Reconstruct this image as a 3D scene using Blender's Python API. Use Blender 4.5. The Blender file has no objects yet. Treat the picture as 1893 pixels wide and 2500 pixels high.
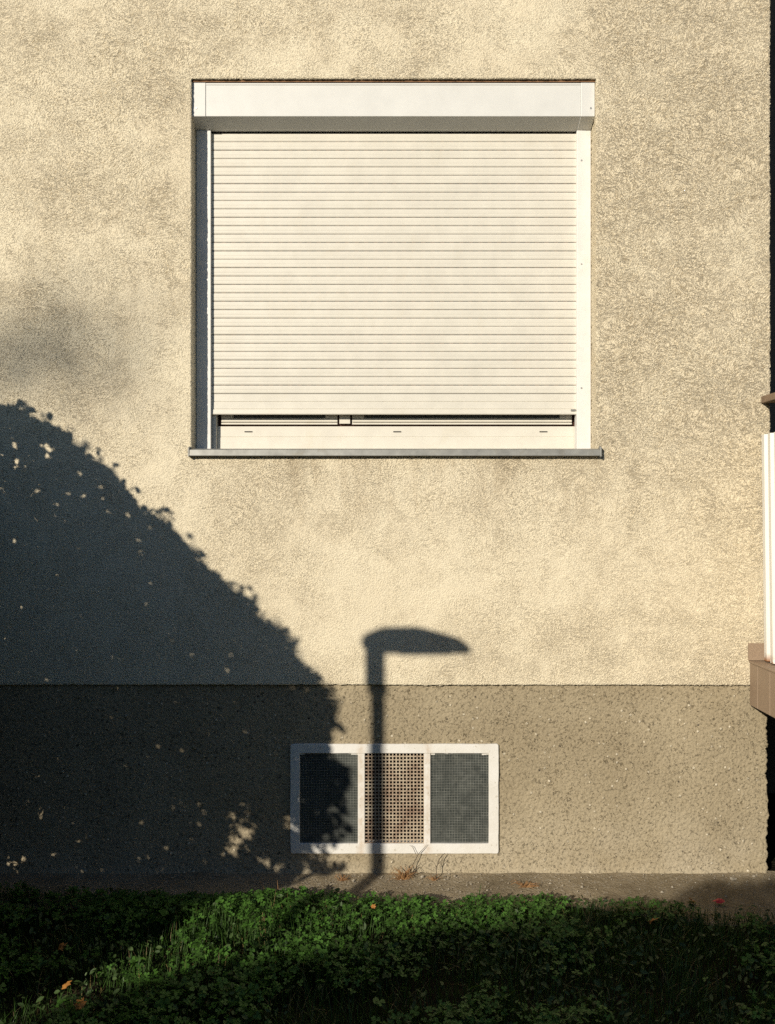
import bpy, math, random
import numpy as np
from mathutils import Vector, noise

rng = np.random.default_rng(7)
random.seed(7)
SC = bpy.context.scene
COL = SC.collection
R = math.radians

# ------------------------------------------------------------------ camera
DIST, EYE, PPM = 4.2, 1.75, 508.0           # metres to the wall, eye height, photo pixels per metre on the wall
cam_d = bpy.data.cameras.new('camera')
cam = bpy.data.objects.new('camera', cam_d); COL.objects.link(cam)
cam.location = (0, -DIST, EYE); cam.rotation_euler = (R(90), 0, 0)
cam_d.sensor_fit = 'VERTICAL'; cam_d.sensor_height = 24.0
cam_d.lens = 24.0 * PPM * DIST / 2500.0
cam_d.clip_end = 2000
SC.camera = cam

# ------------------------------------------------------------------ sky, sun, exposure
SUN_AZ, SUN_EL = R(30), R(19.5)             # sun stands to the left behind the camera
world = bpy.data.worlds.new('World'); SC.world = world; world.use_nodes = True
wn = world.node_tree; wn.nodes.clear()
sky = wn.nodes.new('ShaderNodeTexSky'); sky.sky_type = 'NISHITA'; sky.sun_disc = False
sky.sun_elevation = SUN_EL; sky.sun_rotation = math.pi + SUN_AZ
sky.air_density = 1.0; sky.dust_density = 0.3; sky.ozone_density = 3.0
bg = wn.nodes.new('ShaderNodeBackground'); bg.inputs['Strength'].default_value = 0.07
wo = wn.nodes.new('ShaderNodeOutputWorld')
wn.links.new(sky.outputs[0], bg.inputs[0]); wn.links.new(bg.outputs[0], wo.inputs[0])
SUN_DIR = Vector((-math.cos(SUN_EL) * math.sin(SUN_AZ), -math.cos(SUN_EL) * math.cos(SUN_AZ), math.sin(SUN_EL)))
sun_d = bpy.data.lights.new('sun', 'SUN'); sun_d.energy = 4.9; sun_d.angle = R(0.5)
sun_d.color = (1.0, 0.905, 0.755)
sun = bpy.data.objects.new('sun', sun_d); COL.objects.link(sun)
sun.rotation_euler = SUN_DIR.to_track_quat('Z', 'Y').to_euler()
sun.location = (-10, -18, 9)
SC.view_settings.view_transform = 'Standard'; SC.view_settings.look = 'None'
SC.view_settings.exposure = 0.0; SC.view_settings.gamma = 1.0
SC.view_settings.use_curve_mapping = False
SC.cycles.max_bounces = 4
SC.cycles.use_denoising = False

# ------------------------------------------------------------------ helpers
def PX(px, py, y=0.0):
    """point at depth y seen at a pixel of the photograph"""
    k = (DIST + y) / DIST / PPM
    return Vector(((px - 946.5) * k, y, EYE + (1250 - py) * k))

def GP(px, py, z=0.0):
    """ground point (height z) seen at a pixel of the photograph"""
    d = (EYE - z) * PPM * DIST / (py - 1250)
    return Vector(((px - 946.5) * d / (PPM * DIST), d - DIST, z))

def SH(px, py, L, y=0.0):
    """point L metres (horizontally) towards the sun from a spot on the wall"""
    p = PX(px, py, y)
    return Vector((p.x - math.sin(SUN_AZ) * L, p.y - math.cos(SUN_AZ) * L, p.z + math.tan(SUN_EL) * L))

class MB:
    def __init__(s): s.v, s.f, s.m = [], [], []
    def add(s, vs, fs, m=0):
        o = len(s.v); s.v += [tuple(v) for v in vs]
        s.f += [tuple(i + o for i in f) for f in fs]; s.m += [m] * len(fs)
    def box(s, x0, x1, y0, y1, z0, z1, m=0):
        s.add([(x0,y0,z0),(x1,y0,z0),(x1,y1,z0),(x0,y1,z0),(x0,y0,z1),(x1,y0,z1),(x1,y1,z1),(x0,y1,z1)],
              [(0,3,2,1),(4,5,6,7),(0,1,5,4),(1,2,6,5),(2,3,7,6),(3,0,4,7)], m)
    def prism_x(s, prof, x0, x1, m=0):
        """profile of (y, z), counter-clockwise seen from +x, extruded along x"""
        n = len(prof)
        s.add([(x0,a,b) for a,b in prof] + [(x1,a,b) for a,b in prof],
              [(i, i+n, (i+1)%n+n, (i+1)%n) for i in range(n)] + [tuple(range(n)), tuple(range(2*n-1, n-1, -1))], m)
    def tube(s, pts, rad, n=8, m=0, cap=True):
        pts = [Vector(p) for p in pts]; rad = rad if hasattr(rad, '__len__') else [rad]*len(pts)
        rings = []; up = None
        for i, p in enumerate(pts):
            d = (pts[min(i+1, len(pts)-1)] - pts[max(i-1, 0)]).normalized()
            if up is None: up = Vector((0,0,1)) if abs(d.z) < .9 else Vector((1,0,0))
            a = d.cross(up).normalized(); b = d.cross(a).normalized(); up = -b if False else up
            rings.append([p + (a*math.cos(2*math.pi*k/n) + b*math.sin(2*math.pi*k/n))*rad[i] for k in range(n)])
        vs = [v for r in rings for v in r]; fs = []
        for i in range(len(pts)-1):
            for k in range(n): fs.append((i*n+k, i*n+(k+1)%n, (i+1)*n+(k+1)%n, (i+1)*n+k))
        if cap: fs += [tuple(range(n-1,-1,-1)), tuple(range((len(pts)-1)*n, len(pts)*n))]
        s.add(vs, fs, m)
    def build(s, name, mats, parent=None, smooth=False, bevel=0, loc=None):
        me = bpy.data.meshes.new(name); me.from_pydata(s.v, [], s.f); me.update()
        for mt in (mats if isinstance(mats, (list, tuple)) else [mats]): me.materials.append(mt)
        me.polygons.foreach_set('material_index', s.m)
        if smooth: me.polygons.foreach_set('use_smooth', [True]*len(s.f))
        return link(name, me, parent, bevel, loc)

def link(name, me, parent=None, bevel=0, loc=None):
    o = bpy.data.objects.new(name, me); COL.objects.link(o)
    if parent is not None: o.parent = parent
    if loc is not None: o.location = loc
    if bevel:
        b = o.modifiers.new('bevel', 'BEVEL'); b.width = bevel; b.segments = 2; b.limit_method = 'ANGLE'; b.angle_limit = R(40)
    return o

def fast_mesh(name, verts, quads, mat, smooth=False):
    verts = np.asarray(verts, np.float32); quads = np.asarray(quads, np.int32)
    me = bpy.data.meshes.new(name)
    me.vertices.add(len(verts)); me.vertices.foreach_set('co', verts.ravel())
    k = quads.shape[1]
    me.loops.add(quads.size); me.loops.foreach_set('vertex_index', quads.ravel())
    me.polygons.add(len(quads)); me.polygons.foreach_set('loop_start', np.arange(len(quads), dtype=np.int32)*k)
    me.polygons.foreach_set('loop_total', np.full(len(quads), k, np.int32))
    if smooth: me.polygons.foreach_set('use_smooth', np.ones(len(quads), bool))
    me.materials.append(mat); me.update(calc_edges=True); me.validate()
    return me

def tag(o, label=None, cat=None, group=None, kind=None):
    for k, v in (('label', label), ('category', cat), ('group', group), ('kind', kind)):
        if v: o[k] = v
    return o

def empty(name, loc=(0,0,0)):
    o = bpy.data.objects.new(name, None); COL.objects.link(o); o.location = loc; o.empty_display_size = .2
    return o

# ------------------------------------------------------------------ materials
class NT:
    """small node-tree writer"""
    def __init__(s, name):
        s.mat = bpy.data.materials.new(name); s.mat.use_nodes = True; s.t = s.mat.node_tree; s.t.nodes.clear()
        s.out = s.n('ShaderNodeOutputMaterial'); s.p = s.n('ShaderNodeBsdfPrincipled')
        s.l(s.p.outputs[0], s.out.inputs['Surface']); s._co = None
    def n(s, typ, **kw):
        nd = s.t.nodes.new(typ)
        for k, v in kw.items(): setattr(nd, k, v)
        return nd
    def l(s, a, b): s.t.links.new(a, b)
    def set(s, inp, v):
        if hasattr(v, 'is_output') or isinstance(v, bpy.types.NodeSocket): s.l(v, inp)
        else: inp.default_value = v
    @property
    def co(s):
        if s._co is None: s._co = s.n('ShaderNodeNewGeometry').outputs['Position']
        return s._co
    def obj(s): return s.n('ShaderNodeTexCoord').outputs['Object']
    def scale(s, vec, sc):
        m = s.n('ShaderNodeMapping'); s.l(vec, m.inputs[0]); m.inputs['Scale'].default_value = sc; return m.outputs[0]
    def noise(s, sc, det=3, rough=.5, dist=0, co=None):
        t = s.n('ShaderNodeTexNoise'); s.l(co or s.co, t.inputs['Vector'])
        t.inputs['Scale'].default_value = sc; t.inputs['Detail'].default_value = det
        t.inputs['Roughness'].default_value = rough; t.inputs['Distortion'].default_value = dist
        return t.outputs['Fac']
    def voro(s, sc, feat='F1', co=None, rand=1.0):
        t = s.n('ShaderNodeTexVoronoi', feature=feat); s.l(co or s.co, t.inputs['Vector'])
        t.inputs['Scale'].default_value = sc; t.inputs['Randomness'].default_value = rand
        return t
    def ramp(s, f, a, b, ca=0.0, cb=1.0):
        m = s.n('ShaderNodeMapRange'); m.inputs['From Min'].default_value = a; m.inputs['From Max'].default_value = b
        s.set(m.inputs['To Min'], ca); s.set(m.inputs['To Max'], cb); s.l(f, m.inputs['Value']); return m.outputs[0]
    def math(s, op, a, b=0.0):
        m = s.n('ShaderNodeMath', operation=op); s.set(m.inputs[0], a); s.set(m.inputs[1], b); return m.outputs[0]
    def mix(s, f, a, b, typ='MIX'):
        m = s.n('ShaderNodeMix', data_type='RGBA', blend_type=typ); s.set(m.inputs['Factor'], f)
        for k, v in ((6, a), (7, b)):
            if isinstance(v, (tuple, list)): v = (*v[:3], 1)
            s.set(m.inputs[k], v)
        return m.outputs[2]
    def sep(s):
        x = s.n('ShaderNodeSeparateXYZ'); s.l(s.co, x.inputs[0]); return x.outputs
    def bump(s, h, strength=.5, dist=.01):
        b = s.n('ShaderNodeBump'); b.inputs['Strength'].default_value = strength; b.inputs['Distance'].default_value = dist
        s.l(h, b.inputs['Height']); s.l(b.outputs[0], s.p.inputs['Normal'])
    def disp(s, h, scale, mid=.5):
        d = s.n('ShaderNodeDisplacement'); d.inputs['Scale'].default_value = scale; d.inputs['Midlevel'].default_value = mid
        s.l(h, d.inputs['Height']); s.l(d.outputs[0], s.out.inputs['Displacement'])
        s.mat.displacement_method = 'BOTH'
    def fin(s, col=None, rough=.8, spec=.3, metal=0.0):
        if col is not None:
            if isinstance(col, (tuple, list)): col = (*col[:3], 1)
            s.set(s.p.inputs['Base Color'], col)
        s.set(s.p.inputs['Roughness'], rough); s.p.inputs['Specular IOR Level'].default_value = spec
        s.p.inputs['Metallic'].default_value = metal
        return s.mat

def m_stucco():
    t = NT('cream_stucco'); xyz = t.sep()
    big = t.noise(1.1, 4, .55)                        # weathered areas
    side = t.ramp(xyz[0], .6, 1.5, 0, .20)             # the right flank is rougher and browner
    calm = t.ramp(t.math('ADD', xyz[2], t.math('MULTIPLY', t.noise(1.7, 3), .8)), 1.7, 2.9, .5, 1)   # flatter rendering low on the wall
    wear = t.ramp(t.math('ADD', big, side), .42, .78)
    med = t.noise(7, 4, .68, .5)
    grain = t.noise(210, 2, .7)
    warp = t.n('ShaderNodeTexNoise'); t.l(t.co, warp.inputs['Vector']); warp.inputs['Scale'].default_value = 5; warp.inputs['Detail'].default_value = 2
    wv = t.n('ShaderNodeVectorMath', operation='MULTIPLY_ADD'); t.l(warp.outputs['Color'], wv.inputs[0]); wv.inputs[1].default_value = (.22, .22, .22); t.l(t.co, wv.inputs[2])
    wco = wv.outputs[0]                                              # sweeps of the trowel bend the scratches
    gr = t.ramp(t.voro(150, co=t.scale(t.co, (1, .6, 1.1))).outputs['Distance'], .15, .75, 1, 0)   # sand grains
    n1 = t.noise(125, 4, .8, .6, t.scale(wco, (.8, 1, 1.2)))
    n2 = t.noise(62, 5, .85, .6, t.scale(wco, (.55, 1, 1.5)))
    patch = t.ramp(t.math('ADD', t.math('MULTIPLY', med, .62), t.math('MULTIPLY', wear, .38)), .27, .60)
    zone = t.ramp(t.math('ADD', t.noise(2.6, 4, .7, .6), t.math('MULTIPLY', side, .7)), .44, .64)
    p1 = t.math('MULTIPLY', t.ramp(n1, .46, .37), t.math('ADD', .22, t.math('MULTIPLY', patch, .78)))
    p2 = t.math('MULTIPLY', t.ramp(n2, .46, .37), t.math('MULTIPLY', t.math('ADD', .12, t.math('MULTIPLY', zone, .88)), patch))
    depth = t.math('MULTIPLY', t.math('MAXIMUM', p1, p2), calm)
    h = t.math('ADD', t.math('MULTIPLY', grain, .28), t.math('MULTIPLY', gr, t.math('ADD', .24, t.math('MULTIPLY', patch, .2))))
    h = t.math('ADD', h, t.math('MULTIPLY', med, .5))
    h = t.math('SUBTRACT', h, t.math('MULTIPLY', depth, .75))
    t.disp(h, .0072, .45)
    col = t.mix(patch, (.745, .665, .495), (.72, .63, .455))
    col = t.mix(t.math('MULTIPLY', t.math('MULTIPLY', zone, calm), .4), col, (.63, .53, .37))
    col = t.mix(t.ramp(t.noise(2.0, 4, .6, 1.0, t.scale(t.co, (1.4, 1, .7))), .54, .72, 0, .2), col, (.64, .555, .41))
    run = t.noise(4.5, 5, .65, .5, t.scale(t.co, (2.2, 1, .55)))      # rain streaks below the sill
    drip = t.math('MULTIPLY', t.ramp(xyz[2], 1.55, 2.0, 0, 1), t.math('MULTIPLY', t.math('LESS_THAN', xyz[2], 2.03), t.math('MULTIPLY', t.ramp(xyz[0], -.75, -.45), t.ramp(xyz[0], 1.0, 1.06, 1, 0))))
    col = t.mix(t.math('MULTIPLY', drip, t.ramp(run, .42, .62, 0, .5)), col, (.46, .37, .24))
    col = t.mix(t.math('MULTIPLY', depth, .5), col, (.38, .295, .175))  # brown flecks in the pits, with the pits' own shade painted in
    col = t.mix(t.ramp(grain, .3, .7, .0, .2), col, (.79, .73, .60))
    return t.fin(col, .92, .12)

def m_plinth():
    t = NT('roughcast_plinth')
    med = t.noise(13, 5, .68, .3)
    grain = t.noise(150, 4, .75)
    peb = t.voro(46); pd = peb.outputs['Distance']; pc = t.n('ShaderNodeSeparateColor'); t.l(peb.outputs['Color'], pc.inputs[0])
    isp = t.math('GREATER_THAN', pc.outputs[0], .90)
    pebble = t.math('MULTIPLY', isp, t.ramp(pd, .20, .32, 1, 0))
    zone = t.ramp(t.noise(4, 4, .6), .36, .58, .35, 1)
    tear = t.math('MULTIPLY', t.ramp(t.noise(74, 4, .8, .9), .42, .36), zone)
    lump = t.ramp(t.voro(64, co=t.scale(t.co, (1, .6, 1))).outputs['Distance'], .1, .8, 1, 0)
    h = t.math('ADD', t.math('MULTIPLY', med, .5), t.math('ADD', t.math('MULTIPLY', grain, .35), t.math('MULTIPLY', lump, .27)))
    h = t.math('SUBTRACT', h, t.math('MULTIPLY', tear, .9))
    h = t.math('ADD', h, t.math('MULTIPLY', pebble, .35))
    t.disp(h, .0095, .6)
    col = t.mix(t.ramp(t.noise(2.4, 4), .35, .65), (.305, .252, .165), (.385, .325, .22))
    z = t.sep()[2]
    splash = t.math('MULTIPLY', t.ramp(z, .03, .36, 1, 0), t.ramp(t.noise(6, 4), .3, .6))
    col = t.mix(t.math('MULTIPLY', splash, .6), col, (.45, .395, .295))
    col = t.mix(t.ramp(grain, .35, .7, 0, .35), col, (.43, .37, .265))
    col = t.mix(t.math('MULTIPLY', tear, .18), col, (.13, .10, .065))
    psz = t.ramp(pc.outputs[2], 0, 1, .5, 1)
    col = t.mix(t.math('MULTIPLY', pebble, psz), col, (.70, .63, .49))
    dark = t.math('MULTIPLY', t.math('LESS_THAN', pc.outputs[1], .008), t.ramp(pd, .2, .36, 1, 0))
    col = t.mix(dark, col, (.06, .05, .04))
    return t.fin(col, .95, .1)

def m_simple(name, col, rough=.5, spec=.4, var=.06, sc=25, bump=.0, metal=0, dirt=None):
    t = NT(name)
    f = t.noise(sc, 4, .6)
    c2 = tuple(max(0, c * (1 - var*2.2)) for c in col); c1 = tuple(min(1, c * (1 + var)) for c in col)
    c = t.mix(t.ramp(f, .3, .7), c2, c1)
    if dirt: c = t.mix(t.ramp(t.noise(7, 5, .65, .6), .56, .75, 0, .55), c, dirt)
    if bump: t.bump(t.noise(sc*6, 3), bump, .002)
    return t.fin(c, t.ramp(t.noise(sc*.6, 3), .3, .7, rough*.85, min(1, rough*1.15)), spec, metal)

M = {}
M['stucco'] = m_stucco(); M['plinth'] = m_plinth()
M['box'] = m_simple('white_box_paint', (.67, .67, .645), .38, .4, .025, 9, .04)
M['slat'] = m_simple('ivory_slat', (.66, .63, .552), .42, .4, .03, 12, .05, dirt=(.60, .56, .47))
M['joint_shade'] = m_simple('slat_joint_shade', (.15, .085, .05), .8, .1, .1, 30)
M['rail'] = m_simple('white_rail', (.72, .71, .68), .4, .4, .03, 14, .03, dirt=(.6, .57, .5))
M['pvc'] = m_simple('ivory_pvc', (.68, .645, .56), .4, .4, .03, 11, .02, dirt=(.60, .55, .44))
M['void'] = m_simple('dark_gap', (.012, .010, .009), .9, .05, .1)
M['seal'] = m_simple('brown_seal', (.07, .03, .02), .6, .2, .1)
M['soffit_strip'] = m_simple('lit_soffit_brown', (.24, .135, .075), .9, .1, .2, 30, .3)  # bounce-lit soffit tone as a colour
M['alu'] = m_simple('dull_aluminium', (.30, .30, .28), .5, .4, .12, 18, .05, metal=.35, dirt=(.20, .17, .12))
M['screw'] = m_simple('screw_head', (.55, .54, .5), .35, .5, .1, 60, metal=.6)
M['dark_wall'] = m_simple('loggia_shade', (.11, .10, .09), .9, .1, .1, 4, .2)  # deep shade of the recess put into the wall colour
M['rail_wood'] = m_simple('brown_rail_paint', (.26, .185, .125), .6, .3, .12, 16, .1)
M['concrete'] = m_simple('slab_concrete', (.30, .26, .21), .9, .1, .12, 10, .2)
M['grout'] = m_simple('pale_grout', (.44, .36, .26), .9, .1, .1, 40, .1)

def m_tile():
    t = NT('brown_clinker_tile')
    f = t.noise(300, 2); g = t.noise(5, 3)
    col = t.mix(t.ramp(f, .35, .65), (.225, .16, .11), (.315, .235, .165))
    col = t.mix(t.ramp(g, .4, .65, 0, .4), col, (.34, .26, .185))
    t.bump(f, .15, .002); return t.fin(col, .55, .3)
M['tile'] = m_tile()


def m_corrugated():
    t = NT('white_corrugated_sheet'); z = t.sep()[2]
    st = t.noise(8, 4, .6, .4, t.scale(t.co, (6, 6, .6)))
    col = t.mix(t.ramp(st, .5, .75, 0, .35), (.74, .72, .66), (.60, .56, .48))
    low = t.math('MULTIPLY', t.ramp(z, 1.045, 1.085, 1, 0), t.ramp(t.noise(28, 3), .42, .58))
    col = t.mix(low, col, (.26, .11, .035))
    return t.fin(col, .45, .4)
M['corr'] = m_corrugated()

def m_cellar_frame():
    t = NT('painted_cellar_frame')
    col = t.mix(t.ramp(t.noise(9, 4), .35, .7), (.73, .72, .69), (.66, .64, .59))
    x = t.sep()[0]
    nearm = t.math('ADD', t.ramp(t.math('ABSOLUTE', t.math('ADD', x, .127)), .0, .03, 1, 0), t.ramp(t.math('ABSOLUTE', t.math('SUBTRACT', x, .193)), .0, .03, 1, 0))
    rust = t.math('MULTIPLY', nearm, t.ramp(t.noise(26, 4, .6, .6), .36, .62, .15, 1))
    col = t.mix(t.math('MULTIPLY', rust, .45), col, (.44, .28, .13))
    fl = t.ramp(t.noise(70, 3), .66, .7, 0, .5); col = t.mix(fl, col, (.40, .35, .26))
    t.bump(t.noise(90, 3), .35, .003); return t.fin(col, .6, .3)
M['cframe'] = m_cellar_frame()

def m_grate():
    t = NT('rusty_grate')
    f = t.ramp(t.noise(9, 4, .7, .5), .36, .72)
    col = t.mix(f, (.47, .40, .30), (.22, .135, .095))
    col = t.mix(t.ramp(t.noise(80, 3), .55, .7, 0, .6), col, (.10, .04, .025))
    t.bump(t.noise(150, 3), .4, .002); return t.fin(col, .8, .2)
M['grate'] = m_grate()

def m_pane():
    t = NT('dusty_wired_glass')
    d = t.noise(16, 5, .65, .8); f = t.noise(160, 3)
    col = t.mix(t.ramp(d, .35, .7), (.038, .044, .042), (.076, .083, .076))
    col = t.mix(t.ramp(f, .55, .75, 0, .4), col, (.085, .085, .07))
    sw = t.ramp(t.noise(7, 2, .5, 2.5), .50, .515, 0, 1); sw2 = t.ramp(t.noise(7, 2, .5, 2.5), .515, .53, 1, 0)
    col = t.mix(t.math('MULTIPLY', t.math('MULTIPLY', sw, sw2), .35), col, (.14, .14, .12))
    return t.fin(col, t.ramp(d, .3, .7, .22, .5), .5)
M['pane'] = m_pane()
M['wire'] = m_simple('embedded_wire', (.20, .205, .185), .5, .3, .25, 30)

def m_apron():
    t = NT('weathered_concrete_apron')
    col = t.mix(t.ramp(t.noise(5, 5, .6), .35, .68), (.22, .18, .118), (.33, .275, .19))
    v = t.voro(120); g = t.ramp(v.outputs['Distance'], .1, .5)
    sc = t.n('ShaderNodeSeparateColor'); t.l(v.outputs['Color'], sc.inputs[0])
    col = t.mix(t.math('MULTIPLY', t.math('GREATER_THAN', sc.outputs[0], .86), .5), col, (.40, .36, .29))
    col = t.mix(t.ramp(t.noise(2.6, 4), .5, .7, 0, .55), col, (.12, .095, .06))
    t.bump(t.math('ADD', t.noise(60, 4), t.math('MULTIPLY', g, .4)), .7, .008)
    return t.fin(col, .95, .1)
M['apron'] = m_apron()

def m_ground():
    t = NT('soil_and_turf')
    col = t.mix(t.ramp(t.noise(11, 5), .35, .68), (.014, .011, .008), (.030, .024, .015))
    col = t.mix(t.ramp(t.noise(3, 4), .45, .65, 0, .7), col, (.014, .022, .008))
    t.bump(t.noise(40, 5), .9, .03); return t.fin(col, 1.0, .05)
M['ground'] = m_ground()

def m_leaf(name, a, b, rough=.5, trans=.25, sc=14, yellow=None):
    t = NT(name)
    isl = t.n('ShaderNodeNewGeometry').outputs['Random Per Island']
    col = t.mix(isl, a, b)
    col = t.mix(t.ramp(t.noise(sc, 2), .4, .7, 0, .35), col, tuple(c*1.5 for c in b))
    if yellow: col = t.mix(t.math('GREATER_THAN', isl, .965), col, yellow)
    t.fin(col, rough, .3)
    tr = t.n('ShaderNodeBsdfTranslucent'); t.l(t.mix(.5, col, (.10, .17, .02)), tr.inputs[0])
    mx = t.n('ShaderNodeMixShader'); mx.inputs[0].default_value = trans
    t.l(t.p.outputs[0], mx.inputs[1]); t.l(tr.outputs[0], mx.inputs[2]); t.l(mx.outputs[0], t.out.inputs['Surface'])
    return t.mat
M['clover'] = m_leaf('clover_leaf', (.034, .088, .014), (.070, .165, .026), .5, .2)
M['grass'] = m_leaf('grass_blade', (.020, .052, .009), (.046, .098, .018), .5, .16, yellow=(.22, .17, .07))
M['bush'] = m_leaf('tree_leaf', (.028, .050, .012), (.05, .085, .022), .5, .15)
M['hedge'] = m_leaf('hedge_leaf', (.022, .042, .012), (.045, .07, .02), .55, .12)
M['weed'] = m_leaf('weed_leaf', (.028, .055, .016), (.06, .10, .03), .55, .16)
M['deadgrass'] = m_leaf('dead_blade', (.13, .10, .05), (.22, .17, .09), .8, .1)
M['straw'] = m_leaf('dry_straw', (.24, .12, .05), (.34, .20, .09), .7, .15)
M['autumn'] = m_leaf('autumn_leaf', (.34, .13, .035), (.42, .20, .05), .6, .2)
M['red'] = m_simple('red_scrap', (.62, .04, .06), .5, .3, .15, 40)
M['white_scrap'] = m_simple('pale_scrap', (.38, .34, .27), .8, .2, .25, 40)
M['bark'] = m_simple('grey_brown_bark', (.10, .08, .06), .9, .1, .3, 20, .6)
M['lamp'] = m_simple('grey_lamp_paint', (.22, .23, .23), .45, .4, .08, 15)
M['lamp_glass'] = m_simple('milky_lamp_cover', (.6, .6, .56), .3, .5, .04, 10)
M['roof'] = m_simple('roof_tile', (.22, .10, .06), .8, .2, .15, 6, .3)

# ------------------------------------------------------------------ the setting
def ground_sheet():
    v = MB()
    v.add([(-300,-300,-.02),(300,-300,-.02),(300,300,-.02),(-300,300,-.02)], [(0,1,2,3)])
    o = v.build('ground', M['ground']); tag(o, 'dark soil under the lawn in front of the house', kind='structure')
ground_sheet()

def apron():
    nx, ny = 260, 26
    xs = np.linspace(-5, 5, nx); vs = []; qs = []
    for j in range(ny):
        for i in range(nx):
            x = xs[i]; w = (.34 + .17*min(1, max(0, (x-.9)/.5))) + .04*noise.noise((x*2.1, 3, 0)) + .02*noise.noise((x*9, 1, 0))
            y = .03 - j/(ny-1)*w
            fil = .012*math.exp(-(.03-y)/.05)
            edge = -.03 if j == ny-1 else 0
            vs.append((x, y, .002 + fil + .006*noise.noise((x*5, y*7, 2)) + .003*noise.noise((x*22, y*25, 5)) - .02*(j/(ny-1))**2 + edge))
    for j in range(ny-1):
        for i in range(nx-1):
            a = j*nx+i; qs.append((a, a+nx, a+nx+1, a+1))
    o = link('concrete_apron', fast_mesh('concrete_apron', vs, qs, M['apron'], True))
    tag(o, 'weathered concrete strip along the foot of the wall', kind='structure')
apron()

# ------------------------------------------------------------------ the house
house = empty('apartment_house')
tag(house, 'cream stucco apartment house with grey plinth and a closed roller shutter', 'house')

OX0, OX1, OZ0, OZ1 = -.943, 1.003, 2.02, 3.833         # window opening in the stucco
CX, WALL_Z0 = 1.838, .919                              # right corner, lower edge of the stucco

def axis(a, b, step, marks=(), outer=None):
    """even steps between a and b that hit every mark"""
    pts = sorted(set([a, b] + list(marks))); r = []
    for p, q in zip(pts, pts[1:]):
        n = max(1, round((q-p)/step)); r += list(np.linspace(p, q, n+1)[:-1])
    return r + [b]

def wall_grid(xs, zs, y, hole, returns, jitter=None):
    """grid facing -y with a rectangular hole and returns that go back from its edges"""
    nx, nz = len(xs), len(zs); V = [(x, y, z) for z in zs for x in xs]; Q = []
    ix = lambda v, a: int(np.argmin(np.abs(np.asarray(a)-v)))
    h = [ix(hole[0], xs), ix(hole[1], xs), ix(hole[2], zs), ix(hole[3], zs)]
    for j in range(nz-1):
        inr = h[2] <= j < h[3]
        for i in range(nx-1):
            if inr and h[0] <= i < h[1]: continue
            a = j*nx+i; Q.append((a, a+1, a+nx+1, a+nx))
    def strip(idx, depths):
        prev = idx
        for d in depths:
            cur = list(range(len(V), len(V)+len(idx)))
            V.extend([(V[k][0], y+d, V[k][2]) for k in idx])
            for k in range(len(idx)-1): Q.append((prev[k], prev[k+1], cur[k+1], cur[k]))
            prev = cur
    hd, ed = returns
    strip([h[2]*nx+i for i in range(h[0], h[1]+1)][::1], hd)               # sill of the hole
    strip([h[3]*nx+i for i in range(h[0], h[1]+1)][::-1], hd)              # head
    strip([j*nx+h[0] for j in range(h[2], h[3]+1)][::-1], hd)              # left jamb
    strip([j*nx+h[1] for j in range(h[2], h[3]+1)], hd)                    # right jamb
    strip([j*nx+nx-1 for j in range(nz)][::-1], ed)                        # right end of the wall
    strip([i for i in range(nx)][::-1], ed[:2])                            # bottom edge
    if jitter:
        V = [jitter(v) for v in V]
    return V, Q

STEP = .0075
xs = list(np.linspace(-7, -2.35, 60)[:-1]) + axis(-2.35, CX, STEP, (OX0, OX1))
zs = axis(WALL_Z0, 4.35, STEP, (OZ0, OZ1)) + list(np.linspace(4.35, 6.4, 30)[1:])
def jit(v):
    x, y, z = v
    dy = .004*noise.noise((x*1.1, z*1.3, 7)) + .0018*noise.noise((x*4, z*4.6, 3))
    dz = dx = 0
    if z < WALL_Z0+.001: dz = .006*noise.noise((x*1.7, 0, 1)) + .003*noise.noise((x*30, 0, 4)) + .008*max(0, noise.noise((x*9, 5, 4))-.45)
    if abs(x-CX) < .001: dx = .004*noise.noise((0, z*6, 2)) + .003*noise.noise((5, z*40, 2))
    return (x+dx, y+dy, z+dz)
V, Q = wall_grid(xs, zs, 0.0, (OX0, OX1, OZ0, OZ1), ([.012, .03, .06, .10, .2], [.012, .03, .1, .4, 1.3]), jit)
wall = link('wall', fast_mesh('wall', V, Q, M['stucco'], True), house)
tag(wall, 'weathered cream stucco wall above the plinth')

PLY = .017
CW = (PX(709, 1817, PLY), PX(1218, 2084.5, PLY))       # cellar window frame, outer corners
cx0, cx1, cz0, cz1 = CW[0].x, CW[1].x, CW[1].z, CW[0].z
xs = list(np.linspace(-7, -2.35, 60)[:-1]) + axis(-2.35, CX-.006, STEP, (cx0+.006, cx1-.006))
zs = axis(-.05, WALL_Z0+.05, STEP, (cz0+.006, cz1-.006))
def jitp(v):
    x, y, z = v
    dy = .004*noise.noise((x*1.5, z*1.7, 17)) + .003*noise.noise((x*7, z*8, 13))
    dx = (.012*noise.noise((0, z*5, 9)) + .008*noise.noise((3, z*26, 9)) + .006*noise.noise((3, z*70, 9))) if x > CX-.02 else 0
    return (x+dx, y+dy - .012*math.exp(-max(z,0)/.02), z)
V, Q = wall_grid(xs, zs, PLY, (cx0+.006, cx1-.006, cz0+.006, cz1-.006), ([.02, .06, .15], [.012, .03, .1, .4, 1.28]), jitp)
plinth = link('plinth', fast_mesh('plinth', V, Q, M['plinth'], True), house)
tag(plinth, 'grey brown roughcast plinth with pale pebbles')

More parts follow.
